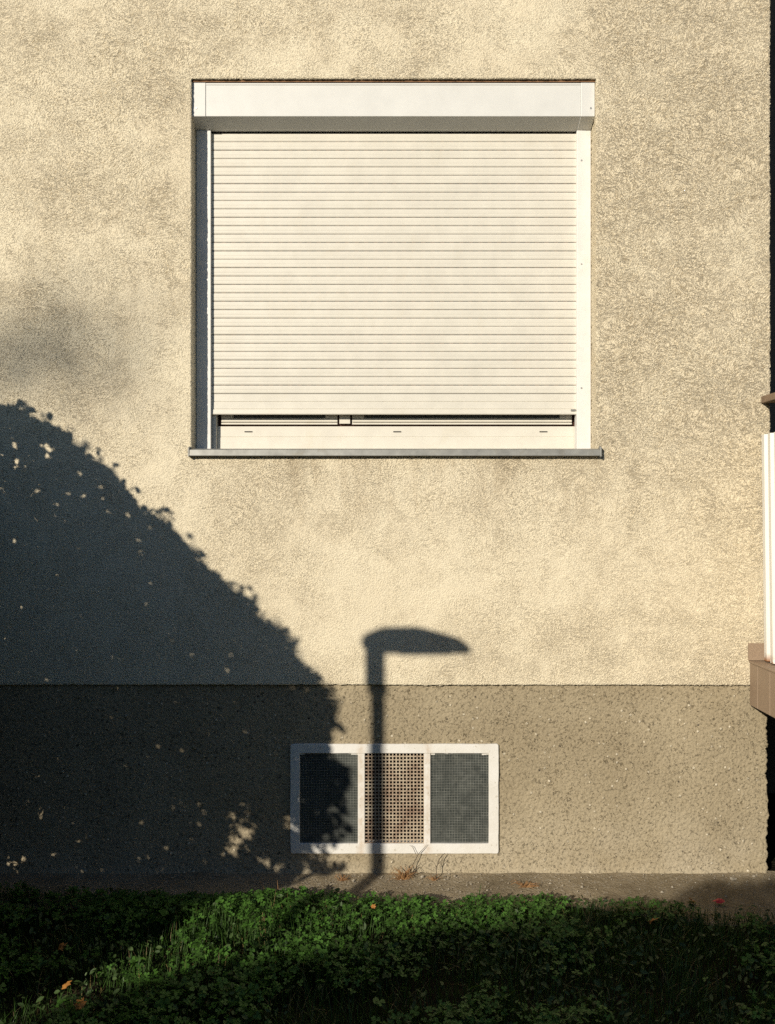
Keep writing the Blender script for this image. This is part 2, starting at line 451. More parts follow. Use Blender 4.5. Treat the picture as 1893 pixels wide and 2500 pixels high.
# the rest of the body behind: loggia recess, eaves, roof
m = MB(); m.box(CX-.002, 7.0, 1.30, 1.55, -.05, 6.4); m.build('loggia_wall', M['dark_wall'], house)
m = MB(); m.box(4.6, 7.0, .0, 1.30, -.05, 6.4); m.build('side_wall', M['concrete'], house)
m = MB(); m.prism_x([(-.45, 6.38), (9.5, 6.38), (9.5, 6.5), (4.5, 9.2), (-.45, 6.5)][::-1], -7.2, 7.2); m.build('roof', M['roof'], house)
m = MB(); m.box(-7, 7, 9.2, 9.4, -.05, 6.4); m.box(-7.0, -6.8, .1, 9.2, -.05, 6.4); m.box(6.8, 7.0, 1.6, 9.2, -.05, 6.4); m.build('rear_walls', M['concrete'], house)

# --- roller shutter box
BY = .02
bx0, bx1 = -.9435, 1.0005
prof = [(BY, 3.822), (BY, 3.662), (.098, 3.631), (.19, 3.631), (.19, 3.822)]
m = MB(); m.prism_x([(y+.0015, z) for y, z in prof], bx0+.066, bx1-.068)
m.prism_x([(BY-.001, 3.8225), (BY-.001, 3.812), (BY+.004, 3.812), (BY+.004, 3.8225)], bx0+.066, bx1-.068)
sbox = m.build('shutter_box', M['box'], house, bevel=.0015)
tag(sbox, 'white box that holds the rolled shutter')
for a, b in ((bx0, bx0+.0655), (bx1-.0675, bx1)):
    m = MB(); m.prism_x([(BY-.0025, 3.825), (BY-.0025, 3.66), (.098, 3.629), (.192, 3.629), (.192, 3.825)], a, b)
    m.build('end_cap', M['box'], sbox, bevel=.002)
    sx = (a+b)/2 + (-.012 if a < 0 else .014)
    m = MB(); m.tube([(sx, BY-.0045, 3.699), (sx, BY+.002, 3.699)], .005, 10); m.build('screw', M['screw'], sbox)

m = MB(); m.box(OX0+.002, OX1-.002, .013, .03, 3.8232, 3.8318); m.build('soffit_strip', M['soffit_strip'], sbox)  # added strip; its brown stands in for bounce light on the opening's head

# --- guide rails
RY = .10
def guide_rail(x0, x1, inner):
    m = MB()
    m.prism_x([(RY, 3.628), (RY, 2.05), (RY+.006, 2.05), (RY+.006, 3.628)], x0, x1)
    m.box(x0, x0+.004, RY+.006, RY+.055, 2.05, 3.628); m.box(x1-.004, x1, RY+.006, RY+.022, 2.05, 3.628)
    m.box(x0+.004, x1-.02, RY+.045, RY+.055, 2.05, 3.628)
    o = m.build('guide_rail', M['rail'], house, bevel=.0012)
    for z in (3.48, 2.97, 2.36):
        m = MB(); sx = (x0+x1)/2 + (.012 if inner > 0 else -.012)
        m.tube([(sx, RY-.002, z), (sx, RY+.002, z)], .0045, 10); m.build('screw', M['screw'], o)
    return o
tag(guide_rail(-.9405, -.870, 1), 'left shutter rail half in the shade of the reveal')
tag(guide_rail(.932, 1.0005, -1), 'right shutter rail in full sun')

# --- shutter curtain: bottom bar carries the slats
SY = .122
sx0, sx1 = -.878, .940
Z_TOP, PITCH, N = 3.5825 + .04153, .04153, 31
def slat_mesh():
    m = MB(); h = PITCH
    arc = [(SY + .0016*abs(2*k/8-1)**6 + (.0006 if k == 5 else 0), -.0024 - (h-.0028)*k/8) for k in range(9)]
    prof = [(SY+.0085, 0.0006), (SY+.0090, -.0006), (SY+.0090, -.0022)] + arc + [(SY+.0065, -h+.0004), (SY+.012, -h+.0004), (SY+.012, 0.0006)]
    m.prism_x(prof, sx0, sx1, 0)
    m.box(sx0, sx1, SY+.0030, SY+.0100, -.0024, .0004, 2)  # strip whose brown colour stands in for shade in the joint
    x = sx0+.03; w, g = .026, .021                    # ventilation slots in the neck between two slats
    while x+w < sx1-.02:
        m.box(x, x+w, SY+.0024, SY+.0085, -.0026, .0003, 1); x += w+g
    me = m.build('slat', [M['slat'], M['void'], M['joint_shade']], None)
    d = me.data; bpy.data.objects.remove(me); return d
m = MB()
zb = 2.232
zt = Z_TOP - N*PITCH
m.prism_x([(SY+.001, zt-.0028), (SY+.001, 2.2975), (SY+.004, 2.2968), (SY+.004, 2.2952), (SY, 2.2945), (SY, 2.2605), (SY+.003, 2.26), (SY+.003, 2.2582), (SY-.004, 2.2575), (SY-.006, 2.236), (SY-.004, zb), (SY+.012, zb), (SY+.012, zt-.0028)], sx0, sx1)
curtain = m.build('shutter_curtain', M['slat'], house, bevel=.0006)
tag(curtain, 'ivory roller shutter let down to a hand above the sill')
SM = slat_mesh()
for i in range(N):
    o = link('slat', SM, curtain)
    dz = random.uniform(-.0006, .0006)
    o.location = (random.uniform(-.0015, .0015), random.uniform(-.0006, .0006), Z_TOP - i*PITCH + dz)
    o.rotation_euler = (0, random.uniform(-.0002, .0002), 0)
m = MB(); m.box(.905, .928, SY-.012, SY+.002, 2.249, 2.257); m.build('stop_clip', M['alu'], curtain)

# --- window behind the shutter
WY = .165
def wz(py): return EYE + (1250-py)*(DIST+WY)/DIST/PPM
def wx(px): return (px-946.5)*(DIST+WY)/DIST/PPM
m = MB()
m.prism_x([(WY, wz(1041)), (WY, wz(1066)), (WY+.002, wz(1066.5)), (WY+.002, wz(1067.5)), (WY-.0015, wz(1068)), (WY-.0015, 2.045), (WY+.07, 2.045), (WY+.07, wz(1041))], wx(531), wx(1409))
m.box(wx(520), wx(531), WY-.03, WY+.07, 2.045, 3.62); m.box(wx(1409), wx(1420), WY-.004, WY+.07, 2.045, 3.62)
m.box(wx(531), wx(1409), WY, WY+.07, 3.55, 3.62)
win = m.build('window', M['pvc'], house, bevel=.001)
tag(win, 'ivory window frame seen under the raised shutter edge')
for px in (607, 970, 1327):
    m = MB(); m.box(wx(px-9.5), wx(px+9.5), WY-.0035, WY+.001, wz(1055), wz(1053)); m.build('drain_slot', M['void'], win)
m = MB(); m.box(wx(531), wx(1409), WY+.026, WY+.03, wz(1041)-.001, 3.55); m.build('seal', M['seal'], win)
for a, b in ((540, 824), (860, 1397)):
    m = MB(); x0, x1 = wx(a), wx(b); z0 = wz(1036)
    m.prism_x([(WY+.012, wz(1022)+.004), (WY+.004, wz(1028)), (WY+.004, wz(1029.5)), (WY+.018, wz(1029.8)), (WY+.018, wz(1031.6)), (WY+.004, wz(1031.8)), (WY+.004, z0), (WY+.022, z0), (WY+.022, wz(1022)+.004)], x0, x1)
    m.box(x0, x0+.06, WY+.004, WY+.022, wz(1022)+.004, 3.5); m.box(x1-.06, x1, WY+.004, WY+.022, wz(1022)+.004, 3.5)
    m.build('sash', M['pvc'], win, bevel=.0008)
    m = MB(); m.box(x0+.05, x1-.05, WY+.012, WY+.018, wz(1022)+.003, 3.5); m.build('pane', M['pane'], win)
m = MB(); m.box(wx(829), wx(855), WY+.002, WY+.022, wz(1034), 3.55); m.build('mullion', M['pvc'], win)

# --- sill
m = MB()
s0, s1 = PX(462, 0, -.03).x, PX(1466, 0, -.03).x
m.prism_x([(-.031, 2.047), (-.033, 2.020), (-.031, 2.017), (-.028, 2.017), (-.029, 2.040), (.17, 2.052), (.17, 2.0605), (.0, 2.0545)], s0, s1)
sill = m.build('window_sill', M['alu'], house, bevel=.001)
tag(sill, 'dull grey metal sill under the shutter')
for a, b, top in ((s0-.006, s0+.001, 2.060), (s1-.001, s1+.006, 2.064)):
    m = MB(); m.prism_x([(-.035, top-.004), (-.036, 2.014), (-.002, 2.014), (-.002, top+.004), (-.022, top)], a, b)
    m.build('end_cap', M['alu'], sill, bevel=.001)

# --- cellar window
FY = PLY-.012
m = MB()
def cx(px): return (px-946.5)*(DIST+FY)/DIST/PPM
def cz(py): return EYE + (1250-py)*(DIST+FY)/DIST/PPM
fx0, fx1, fz0, fz1 = cx(709), cx(1218), cz(2084.5), cz(1817)
ix0, ix1, iz0, iz1 = cx(732), cx(1194), cz(2060), cz(1839.5)
def wob(x, z, s): return .0016*noise.noise((x*14+s, z*14, s)) + .0008*noise.noise((x*50, z*50+s, 2))
def frame_mesh():
    """rounded outer outline, square inner opening, small rolled edge"""
    n = 40; m = MB()
    def edge_pts(x0, x1, z0, z1, rad, off, s):
        pts = []
        for k, (cxx, czz, a0) in enumerate(((x1-rad, z1-rad, 0), (x0+rad, z1-rad, 90), (x0+rad, z0+rad, 180), (x1-rad, z0+rad, 270))):
            nxt = ((x0+rad, z1), (x0, z0+rad), (x1-rad, z0), (x1, z1-rad))[k]
            for q in range(5):
                a = R(a0+q*22.5); pts.append((cxx+rad*math.cos(a), czz+rad*math.sin(a)))
            end = pts[-1]
            for q in range(1, n): pts.append((end[0]+(nxt[0]-end[0])*q/n, end[1]+(nxt[1]-end[1])*q/n))
        return [(x+wob(x, z, s)*off, z+wob(z, x, s+4)*off) for x, z in pts]
    loops = [(fx0, fx1, fz0, fz1, .010, 1.0, PLY+.02), (fx0, fx1, fz0, fz1, .010, 1.0, FY+.002), (fx0+.002, fx1-.002, fz0+.002, fz1-.002, .009, 1.0, FY),
             (ix0-.002, ix1+.002, iz0-.002, iz1+.002, .002, .5, FY), (ix0, ix1, iz0, iz1, .0015, .5, FY+.002), (ix0, ix1, iz0, iz1, .0015, .4, FY+.05)]
    L = []
    for x0, x1, z0, z1, rad, off, y in loops:
        p = edge_pts(x0, x1, z0, z1, rad, off, 1); L.append([(x, y, z) for x, z in p])
    k = len(L[0])
    m.add([v for l in L for v in l], [(a*k+i, (a+1)*k+i, (a+1)*k+(i+1)%k, a*k+(i+1)%k)[::-1] for a in range(len(L)-1) for i in range(k)])
    return m
cw = frame_mesh().build('cellar_window', M['cframe'], house)
tag(cw, 'white cellar window with two wired panes and a rusty grate')
for a, b in ((874, 891), (1036, 1051.5)):
    m = MB(); m.box(cx(a), cx(b), FY+.0035, FY+.045, iz0-.004, iz1+.004); m.build('mullion', M['cframe'], cw, bevel=.002)
def wires(x0, x1, z0, z1, y, pitch, r, bow):
    m = MB(); nx = int((x1-x0)/pitch); nz = int((z1-z0)/pitch)
    for i in range(nx+1):
        x = x0+.004+i*pitch
        m.tube([(x+.0015*noise.noise((x*30, q, 1)), y, z0+(z1-z0)*q/8) for q in range(9)], r, 4, cap=False)
    for j in range(nz+1):
        z = z0+.005+j*pitch
        m.tube([(x0+(x1-x0)*q/8, y-.0003, z+bow*math.sin(math.pi*q/8)+.0012*noise.noise((q*.6, z*30, 3))) for q in range(9)], r, 4, cap=False)
    return m
for a, b, lab in ((732, 874, 'wired pane mostly in the shadow of the leaves'), (1051.5, 1194, 'wired pane in the sun, dusty and scratched')):
    x0, x1 = cx(a), cx(b); PY_ = FY+.014
    m = MB(); m.box(x0-.002, x1+.002, PY_, PY_+.006, iz0-.002, iz1+.002); o = m.build('pane', M['pane'], cw); tag(o, lab)
    o = wires(x0, x1, iz0, iz1, PY_-.0001, .0127, .0009, .002 if a > 900 else .001).build('wire_mesh', M['wire'], cw); tag(o, kind='stuff')
    m = MB()                                            # crumbling putty along the top edge
    n = 26; top = iz1+.001
    for q in range(n):
        xa, xb = x0+(x1-x0)*q/n, x0+(x1-x0)*(q+1)/n
        hh = .003 + .006*max(0, noise.noise((xa*40, a, 1))) + (.006 if (q < 2 or q > n-4) else 0)
        m.box(xa, xb, PY_-.004, PY_, top-hh, top)
    o = m.build('putty', M['cframe'], cw)
x0, x1 = cx(891), cx(1036); GY = FY+.010
m = MB(); pit = .01662; nb = 17
px_ = (x1-x0)/nb; nz = 26; pz_ = (iz1-iz0)/nz
for i in range(nb+1):
    x = x0+i*px_; m.box(x-.0029, x+.0029, GY, GY+.003, iz0-.002, iz1+.002)
for j in range(nz+1):
    z = iz0+j*pz_; m.box(x0, x1, GY-.0008, GY+.0021, z-.0029, z+.0029)
o = m.build('grate', M['grate'], cw); tag(o, 'rusty square mesh grate between the panes', kind='stuff')
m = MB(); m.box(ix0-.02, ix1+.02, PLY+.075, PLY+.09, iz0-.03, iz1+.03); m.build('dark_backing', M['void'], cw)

# --- balcony on the right
BX = 1.739; sz0, sz1 = .824, 1.026
m = MB(); m.box(BX+.008, 4.6, -1.15, -.006, sz0+.004, sz1); m.box(CX+.03, 4.6, -.006, 1.298, sz0+.004, sz1)
balc = m.build('balcony', M['concrete'], house)
tag(balc, 'balcony with brown tiled slab and white corrugated cladding')
def tile(x0, x1, y0, y1, z0, z1): 
    m = MB(); m.box(x0, x1, y0, y1, z0, z1); return m.build('tile', M['tile'], balc, bevel=.0015)
ys = [-.003, -.093] + [-.093-.1325*k for k in range(1, 8)] + [-1.15]
for a, b in zip(ys, ys[1:]):
    tile(BX, BX+.012, b+.0022, a-.0022, sz0, sz1-.001)                       # fascia
ys = [-.003, -.15, -.30, -.45, -.6, -.75, -.9, -1.05, -1.16]
for i, (a, b) in enumerate(zip(ys, ys[1:])):
    tile(BX-.004, BX+.145, b+.0016, a-.0016, sz1+.001, sz1+.010)            # top
m = MB(); m.box(BX+.004, BX+.010, -1.15, -.004, sz0+.003, sz1-.002); m.build('grout', M['grout'], balc)
tl = tile(BX-.008, PX(1905, 0).x, -.011, -.001, sz1+.012, PX(0, 1570).z)      # skirting tile on the wall
def corrugated(p0, p1, z0, z1, outward, pitch=.066, amp=.014, name='cladding'):
    p0, p1 = Vector(p0), Vector(p1); d = (p1-p0); L = d.length; d.normalize(); o_ = Vector(outward)
    prof = []; s = 0
    while s < L:
        for f, h in ((0, 0), (.30, 0), (.42, 1), (.82, 1), (.94, 0)):
            if s+f*pitch <= L: prof.append((s+f*pitch, h*amp))
        s += pitch
    m = MB(); n = len(prof)
    for q, (zz, lean) in enumerate(((z0, .0), (z1, .013))):
        for s, h in prof:
            p = p0 + d*s + o_*(h+lean); m.v.append((p.x, p.y, zz))
    for q, (zz, lean) in enumerate(((z0, .0), (z1, .013))):
        for s, h in prof:
            p = p0 + d*s + o_*(h+lean-.0015); m.v.append((p.x, p.y, zz))
    for i in range(n-1):
        m.f.append((i, i+1, n+i+1, n+i)); m.f.append((2*n+i, 3*n+i, 3*n+i+1, 2*n+i+1)); m.f.append((n+i, n+i+1, 3*n+i+1, 3*n+i)); m.f.append((i, 2*n+i, 2*n+i+1, i+1))
    m.f += [(0, n, 3*n, 2*n), (n-1, 3*n-1, 4*n-1, 2*n-1)]
    m.m = [0]*len(m.f)
    return m.build(name, M['corr'], balc)
corrugated((1.808, -.012, 0), (1.808, -1.08, 0), sz1+.018, 2.118, (-1, 0, 0))
corrugated((1.83, -1.09, 0), (4.55, -1.09, 0), sz1+.018, 2.118, (0, -1, 0))
m = MB(); m.box(1.794, 1.93, -1.16, -.002, 2.272, 2.305); hr = m.build('handrail', M['rail_wood'], balc, bevel=.003)
m = MB(); m.box(1.93, 4.6, -1.16, -1.02, 2.272, 2.305); m.build('handrail', M['rail_wood'], balc, bevel=.003)
for p in ((1.86, -1.04), (1.86, -.5), (2.7, -1.04), (3.6, -1.04), (4.5, -1.04)):
    m = MB(); m.box(p[0]-.02, p[0]+.02, p[1]-.02, p[1]+.02, sz1, 2.272); m.build('post', M['alu'], balc)

# ------------------------------------------------------------------ foliage helpers
LEAF = np.array([(0,0,0), (.5,.32,.06), (.52,.72,.05), (0,1,-.03), (-.52,.72,.05), (-.5,.32,.06)], np.float32) - np.array([0,.5,0], np.float32)
LEAF_F = np.array([(0,1,2,3), (0,3,4,5)], np.int32)
def rand_rot(n, tilt=None):
    """random rotation matrices; tilt limits how far the leaf normal leans from straight up"""
    u = rng.random((n, 3)); a = 2*np.pi*u[:,0]
    t = np.arccos(1-2*u[:,1]) if tilt is None else tilt*np.sqrt(u[:,1])
    b = 2*np.pi*u[:,2]
    ca, sa, ct, st, cb, sb = np.cos(a), np.sin(a), np.cos(t), np.sin(t), np.cos(b), np.sin(b)
    def mat(r): return np.stack([np.stack(x, -1) for x in r], -2)
    z0 = np.zeros(n); o1 = np.ones(n)
    Rz = mat([(ca,-sa,z0),(sa,ca,z0),(z0,z0,o1)]); Rx = mat([(o1,z0,z0),(z0,ct,-st),(z0,st,ct)]); R2 = mat([(cb,-sb,z0),(sb,cb,z0),(z0,z0,o1)])
    return R2 @ Rx @ Rz
def leaves(name, pos, size, mat, width=.75, tilt=None):
    n = len(pos); t = LEAF.copy(); t[:,0] *= width
    v = np.einsum('nij,kj->nki', rand_rot(n, tilt), t) * np.asarray(size)[:,None,None] + np.asarray(pos)[:,None,:]
    f = (LEAF_F[None] + (np.arange(n)*6)[:,None,None]).reshape(-1, 4)
    return fast_mesh(name, v.reshape(-1, 3), f, mat)

# ------------------------------------------------------------------ shade tree left of the view (its shadow crosses the wall)
EDGE = [(-560,2600),(-640,1500),(-520,1150),(-360,1010),(-180,965),(-80,968),(0,988),(45,1003),(95,1035),(150,1052),(190,1090),(235,1128),(285,1172),(330,1225),(385,1262),(440,1315),
        (490,1368),(540,1418),(590,1455),(630,1500),(680,1545),(715,1590),(760,1640),(790,1685),(812,1730),(800,1790),(812,1850),(855,1885),(838,1950),(852,2030),(800,2080),(848,2118),(760,2150),(690,2200),(665,2300),(610,2420),(560,2600)]
EDGE = [(x-16, y+8) if 5 < i < 25 else (x, y) for i, (x, y) in enumerate(EDGE)]
def in_poly(p, poly):
    x, y = p[:,0], p[:,1]; c = np.zeros(len(p), bool); n = len(poly)
    for i in range(n):
        (x1, y1), (x2, y2) = poly[i], poly[(i+1)%n]
        if y1 != y2: c ^= ((y1 > y) != (y2 > y)) & (x < (x2-x1)*(y-y1)/(y2-y1)+x1)
    return c
def dist_poly(p, poly, skip_last=True):
    d = np.full(len(p), 1e9); n = len(poly)
    for i in range(n-1 if skip_last else n):
        a = np.array(poly[i], float); b = np.array(poly[(i+1)%n], float); ab = b-a
        t = np.clip(((p-a)@ab)/(ab@ab), 0, 1); d = np.minimum(d, np.linalg.norm(p-a-t[:,None]*ab, axis=1))
    return d
def shade_tree():
    root = empty('shade_tree', SH(-330, 2140, 1.3)); root.location.z = 0
    tag(root, 'leafy broad tree beside the view at the left, shading wall and plinth', 'tree')
    base = np.array(root.location)
    n = 165000
    p = np.stack([rng.uniform(-640, 860, n), rng.uniform(950, 2600, n)], 1)
    p = p[in_poly(p, EDGE)]
    p = p[(p[:,0] > -120) | (rng.random(len(p)) < .35)]
    d = dist_poly(p, EDGE)
    keep = np.ones(len(p), bool)                       # a few gaps low down and along the outline
    low = np.clip((p[:,1]-1930)/60, 0, 1) * np.clip((2160-p[:,1])/40, 0, 1) * np.where(p[:,0] > 470, 1, .5)
    nz = np.array([noise.noise((a*.018, b*.022, 4.2)) for a, b in p])
    keep &= ~((nz > .08) & (rng.random(len(p)) < low*np.clip(.60+(nz-.08)*.6, 0, .86)))
    nz2 = np.array([noise.noise((a*.04, b*.04, 9.1)) for a, b in p])
    keep &= ~((d < 40) & (nz2 > .34) & (rng.random(len(p)) < .8))
    nz3 = np.array([noise.noise((a*.038, b*.055, 2.1)) for a, b in p])
    keep &= ~((d < 200) & (p[:,1] < 1240) & (nz3 > .27) & (rng.random(len(p)) < .93))
    keep &= rng.random(len(p)) < np.clip(.18 + d/26.0, 0, 1)
    p, d = p[keep], d[keep]
    # small twigs that stick out of the outline
    tw = []
    for _ in range(430):
        i = rng.integers(6, 25); f = rng.random(); a = np.array(EDGE[i]); b = np.array(EDGE[i+1]); c = a+(b-a)*f
        ang = rng.uniform(-1.3, .6); L = rng.uniform(5, 28) if rng.random() < .78 else rng.uniform(28, 58)
        nl = int(rng.integers(4, 11)); dv = np.array([math.cos(ang), math.sin(ang)]); pv = np.array([-dv[1], dv[0]])
        for q in range(nl): tw.append(c - dv*14 + dv*(L+14)*q/nl + pv*rng.choice([-1, 1])*rng.uniform(2, 9))
    tw = np.array(tw); P = np.concatenate([p, tw]); D = np.concatenate([d, np.zeros(len(tw))])
    xw = (P[:,0]-946.5)/PPM
    lmin = np.maximum((1.863+xw)/.884, 0) + .16        # keeps every leaf left of the picture's edge
    th = np.minimum(.10 + D/240.0, .8)
    L = lmin + .45 + np.interp(P[:,0], [0, 860], [.35, .55]) + rng.uniform(-1, 1, len(P))*np.minimum(th, .75)
    L = np.maximum(L, lmin)
    far = (D == 0) & (rng.random(len(P)) < .45); L = np.where(far, L + rng.uniform(.5, 2.4, len(P)), L)   # sprays further out throw softer shade
    pos = np.array([SH(a, b, l) for (a, b), l in zip(P, L)])
    pos = pos[pos[:,2] > .03]
    me = leaves('crown', pos-base, rng.uniform(.026, .046, len(pos)), M['bush'])
    link('crown', me, root)
    m = MB()
    m.tube([(0,0,-.05), (.02,0,.5), (-.03,.03,1.0), (0,.02,1.5), (.05,0,2.2)], [.11,.085,.07,.055,.03], 9)
    m.build('trunk', M['bark'], root, True)
    for k in range(16):
        t = pos[rng.integers(0, len(pos))] - base; z0 = .3 + 1.4*rng.random(); s = Vector((0, 0, z0)); e = Vector(t)*.85
        mid = (s+e)/2 + Vector((0, 0, .12)); m = MB(); m.tube([s, mid, e], [.028, .018, .006], 6); m.build('branch', M['bark'], root, True)
shade_tree()

# ------------------------------------------------------------------ street lamp (behind, left of the camera)
def street_lamp():
    L = 4.2
    f = SH(918, 2140, L); root = empty('street_lamp', (f.x, f.y, 0))
    tag(root, 'slim street lamp whose shadow stands beside the cellar window', 'street lamp')
    top = SH(918, 1588, L).z
    zc = SH(918, 1680, L).z
    m = MB(); m.tube([(0,0,-.05), (0,0,.5), (0,0,zc)], [.038,.034,.031], 14); m.build('pole', M['lamp'], root, True)
    m = MB(); m.tube([(-.002,0,zc-.02), (-.002,0,top+.01)], [.043,.043], 14); m.build('sleeve', M['lamp'], root, True)
    m = MB(); m.box(-.06, .06, -.06, .06, -.02, .03); m.build('base_plate', M['lamp'], root, bevel=.006)
    m = MB(); m.box(-.03, .03, -.0365, -.03, .55, .85); m.build('access_door', M['lamp'], root, bevel=.003)
    # head: shallow housing, high behind, tapering to a thin nose
    secs = [(-.040,.050,.0,.052), (-.02,.056,.0,.068), (.04,.056,.0,.094), (.07,.056,.0,.100), (.20,.056,.0,.102), (.245,.056,.0,.098), (.34,.056,.0,.070), (.415,.056,.0,.048), (.428,.052,.002,.040)]
    m = MB(); n = 12; vs = []; fs = []
    for x, w, lo, hi in secs:
        for k in range(n):
            a = 2*math.pi*k/n; cy = w*math.copysign(abs(math.cos(a))**.35, math.cos(a)); s = math.sin(a)
            z = hi*.25 + (hi*.75*max(s,0)**.5 if s > 0 else -(hi*.25-lo)*min(1, (-s)**.25))
            vs.append((x, cy, top+z))
    for i in range(len(secs)-1):
        for k in range(n): fs.append((i*n+k, (i+1)*n+k, (i+1)*n+(k+1)%n, i*n+(k+1)%n))
    fs += [tuple(range(n)), tuple(range(len(secs)*n-1, (len(secs)-1)*n-1, -1))]
    m.add(vs, fs); h = m.build('lamp_head', M['lamp'], root, True)
    m = MB(); m.box(.09, .34, -.05, .05, top-.006, top+.004); m.build('lamp_cover', M['lamp_glass'], h, bevel=.004)
street_lamp()

# ------------------------------------------------------------------ hedge behind the camera (keeps the near lawn in shade)
def hedge():
    L = 7.0
    line = [(-5.0,-1.9),(-1.9,-1.65),(-1.3,-1.25),(-.72,-.84),(.09,-.60),(.64,-.43),(1.2,-.25),(1.57,-.09),(2.2,-.05),(3.5,-.04),(7.5,-.05)]
    off = np.array([-math.sin(SUN_AZ)*L, -math.cos(SUN_AZ)*L]); top = L*math.tan(SUN_EL)
    root = empty('hedge', (float(off[0]), float(off[1]), 0))
    tag(root, 'tall clipped hedge behind the viewpoint that shades the near lawn', 'hedge')
    xs_ = np.array([p[0] for p in line]); ys_ = np.array([p[1] for p in line])
    n = 90000
    x = rng.uniform(-5, 7.5, n); y0 = np.interp(x, xs_, ys_)
    s = rng.random(n); zt = top + np.array([.045*noise.noise((a*2.2, 0, 3)) + .03*noise.noise((a*9, 0, 3)) for a in x])
    side = rng.integers(0, 3, n)
    yy = np.where(side == 0, y0 + rng.normal(0, .02, n), np.where(side == 1, y0-.85+rng.normal(0, .02, n), y0 - .85*s))
    z = np.where(side == 2, zt-np.abs(rng.normal(0, .05, n)), zt*rng.random(n)**.9)
    pos = np.stack([x, yy, z], 1)
    link('foliage', leaves('foliage', pos, rng.uniform(.035, .07, n), M['hedge']), root)
    m = MB(); k = 80; gx = np.linspace(-4.95, 7.45, k); gy = np.interp(gx, xs_, ys_)
    for q in range(k-1):
        xa, xb, ya, yb = gx[q], gx[q+1], gy[q]-.06, gy[q+1]-.06
        m.add([(xa,ya,-.02),(xb,yb,-.02),(xb,yb,top-.09),(xa,ya,top-.09),(xa,ya-.73,-.02),(xb,yb-.73,-.02),(xb,yb-.73,top-.09),(xa,ya-.73,top-.09)],
              [(1,0,3,2),(4,5,6,7),(3,7,6,2)])
    m.build('inner_branches', M['bark'], root)
hedge()

# ------------------------------------------------------------------ far tree: one branch throws the soft shade at the left of the wall
def far_tree():
    L = 34.0
    b = SH(-900, 2140, L); root = empty('tall_tree', (b.x, b.y, 0)); base = np.array(root.location)
    tag(root, 'tall tree far behind the viewpoint, one branch softly shading the wall', 'tree')
    top = SH(-900, 900, L).z
    m = MB(); m.tube([(0,0,-.1), (.1,.1,3), (0,.2,6), (.1,0,top)], [.28,.22,.16,.05], 10); m.build('trunk', M['bark'], root, True)
    pts = []
    for k in range(5200):
        a = rng.normal(0, 1, 3); a /= np.linalg.norm(a); r = rng.random()**.4
        q = np.array([0, 0, top-1.4]) + a*r*np.array([1.55, 1.6, 2.6])
        if noise.noise(Vector(q)*.9) > -.15: pts.append(q)
    tip = np.array(SH(340, 800, L)) - base; st = np.array(SH(-420, 1010, L)) - base
    m = MB(); m.tube([(0,0,st[2]-1.2), tuple(st), tuple((st+tip)/2+np.array([0,0,.03])), tuple(tip)], [.07,.05,.02,.006], 7); m.build('branch', M['bark'], root, True)
    for k in range(210):
        f = rng.random(); q = st+(tip-st)*f + rng.normal(0, 1, 3)*np.array([.14, .3, .14])*(1.1-f*.3); pts.append(q)
    pts = np.array(pts)
    link('crown', leaves('crown', pts, rng.uniform(.05, .10, len(pts)), M['bush']), root)
far_tree()

# ------------------------------------------------------------------ lawn: clover, grass
def inside_lawn(x, y):
    e = -.305 + .08*max(0, -x-.3) + .05*noise.noise((x*2.3, 1, 1)) - max(0, x-1.15)*.40 + .05*noise.noise((x*9, 4, 1))
    return y < e
def height(x, y):
    near = min(1, max(0, (-y-.30)/.25))
    return .034 + .030*near + .036*noise.noise((x*1.7, y*1.9, 8)) + .026*noise.noise((x*6, y*6, 2)) + .05*math.exp(-((x+.65)/.38)**2-((y+.47)/.16)**2)
def clover():
    P = []
    while len(P) < 17000:
        x = random.uniform(-2.6, 2.7); y = random.uniform(-2.3, -.1)
        if not inside_lawn(x, y): continue
        c = noise.noise((x*1.5, y*2.2, 31)) + .55*noise.noise((x*5, y*5, 12))
        pr = .30 + 1.5*c - .20*max(0, x+.1) - .25*max(0, -x-.9) + .9*math.exp(-((x+.35)/.75)**2-((y+.55)/.28)**2)
        if random.random() > pr: continue
        P.append((x, y, max(.02, height(x, y)*random.uniform(.55, 1.15))))
    # leaflet: rounded, folded a little along its middle
    lf = np.array([(0,0,0), (.28,.28,.05), (.44,.62,.09), (.28,.93,.06), (0,.88,.0), (-.28,.93,.06), (-.44,.62,.09), (-.28,.28,.05)], np.float32)
    qf = np.array([(0,1,2,3),(0,3,4,4),(0,4,5,5),(0,5,6,7)])
    tri = [(0,1,2,3),(0,3,4,5),(0,5,6,7)]
    n = len(P); pos = np.array(P); size = rng.uniform(.0085, .0165, n)*np.where(rng.random(n) < .12, 1.5, 1)
    rot = rand_rot(n, .75); V = []; 
    for k in range(3):
        a = 2*np.pi*k/3; c, s = math.cos(a), math.sin(a)
        t = lf @ np.array([(c, s, 0), (-s, c, 0), (0, 0, 1)], np.float32)
        V.append(np.einsum('nij,kj->nki', rot, t)*size[:,None,None] + pos[:,None,:])
    V = np.stack(V, 1).reshape(-1, 3)
    F = (np.array(tri)[None] + (np.arange(n*3)*8)[:,None,None]).reshape(-1, 4)
    o = link('clover_patch', fast_mesh('clover_patch', V, F, M['clover']))
    tag(o, 'low clover leaves spread over the shaded lawn', kind='stuff')
    # stalks
    b = pos.copy(); b[:,2] = -.02; b[:,:2] += rng.normal(0, .012, (n, 2)); w = .0009
    V = np.stack([b+[w,0,0], b-[w,0,0], pos-[w,0,0], pos+[w,0,0]], 1).reshape(-1, 3)
    F = np.arange(n*4).reshape(-1, 4)
    o = link('clover_stalks', fast_mesh('clover_stalks', V, F, M['grass'])); tag(o, 'thin clover stalks standing in the lawn', kind='stuff')
clover()
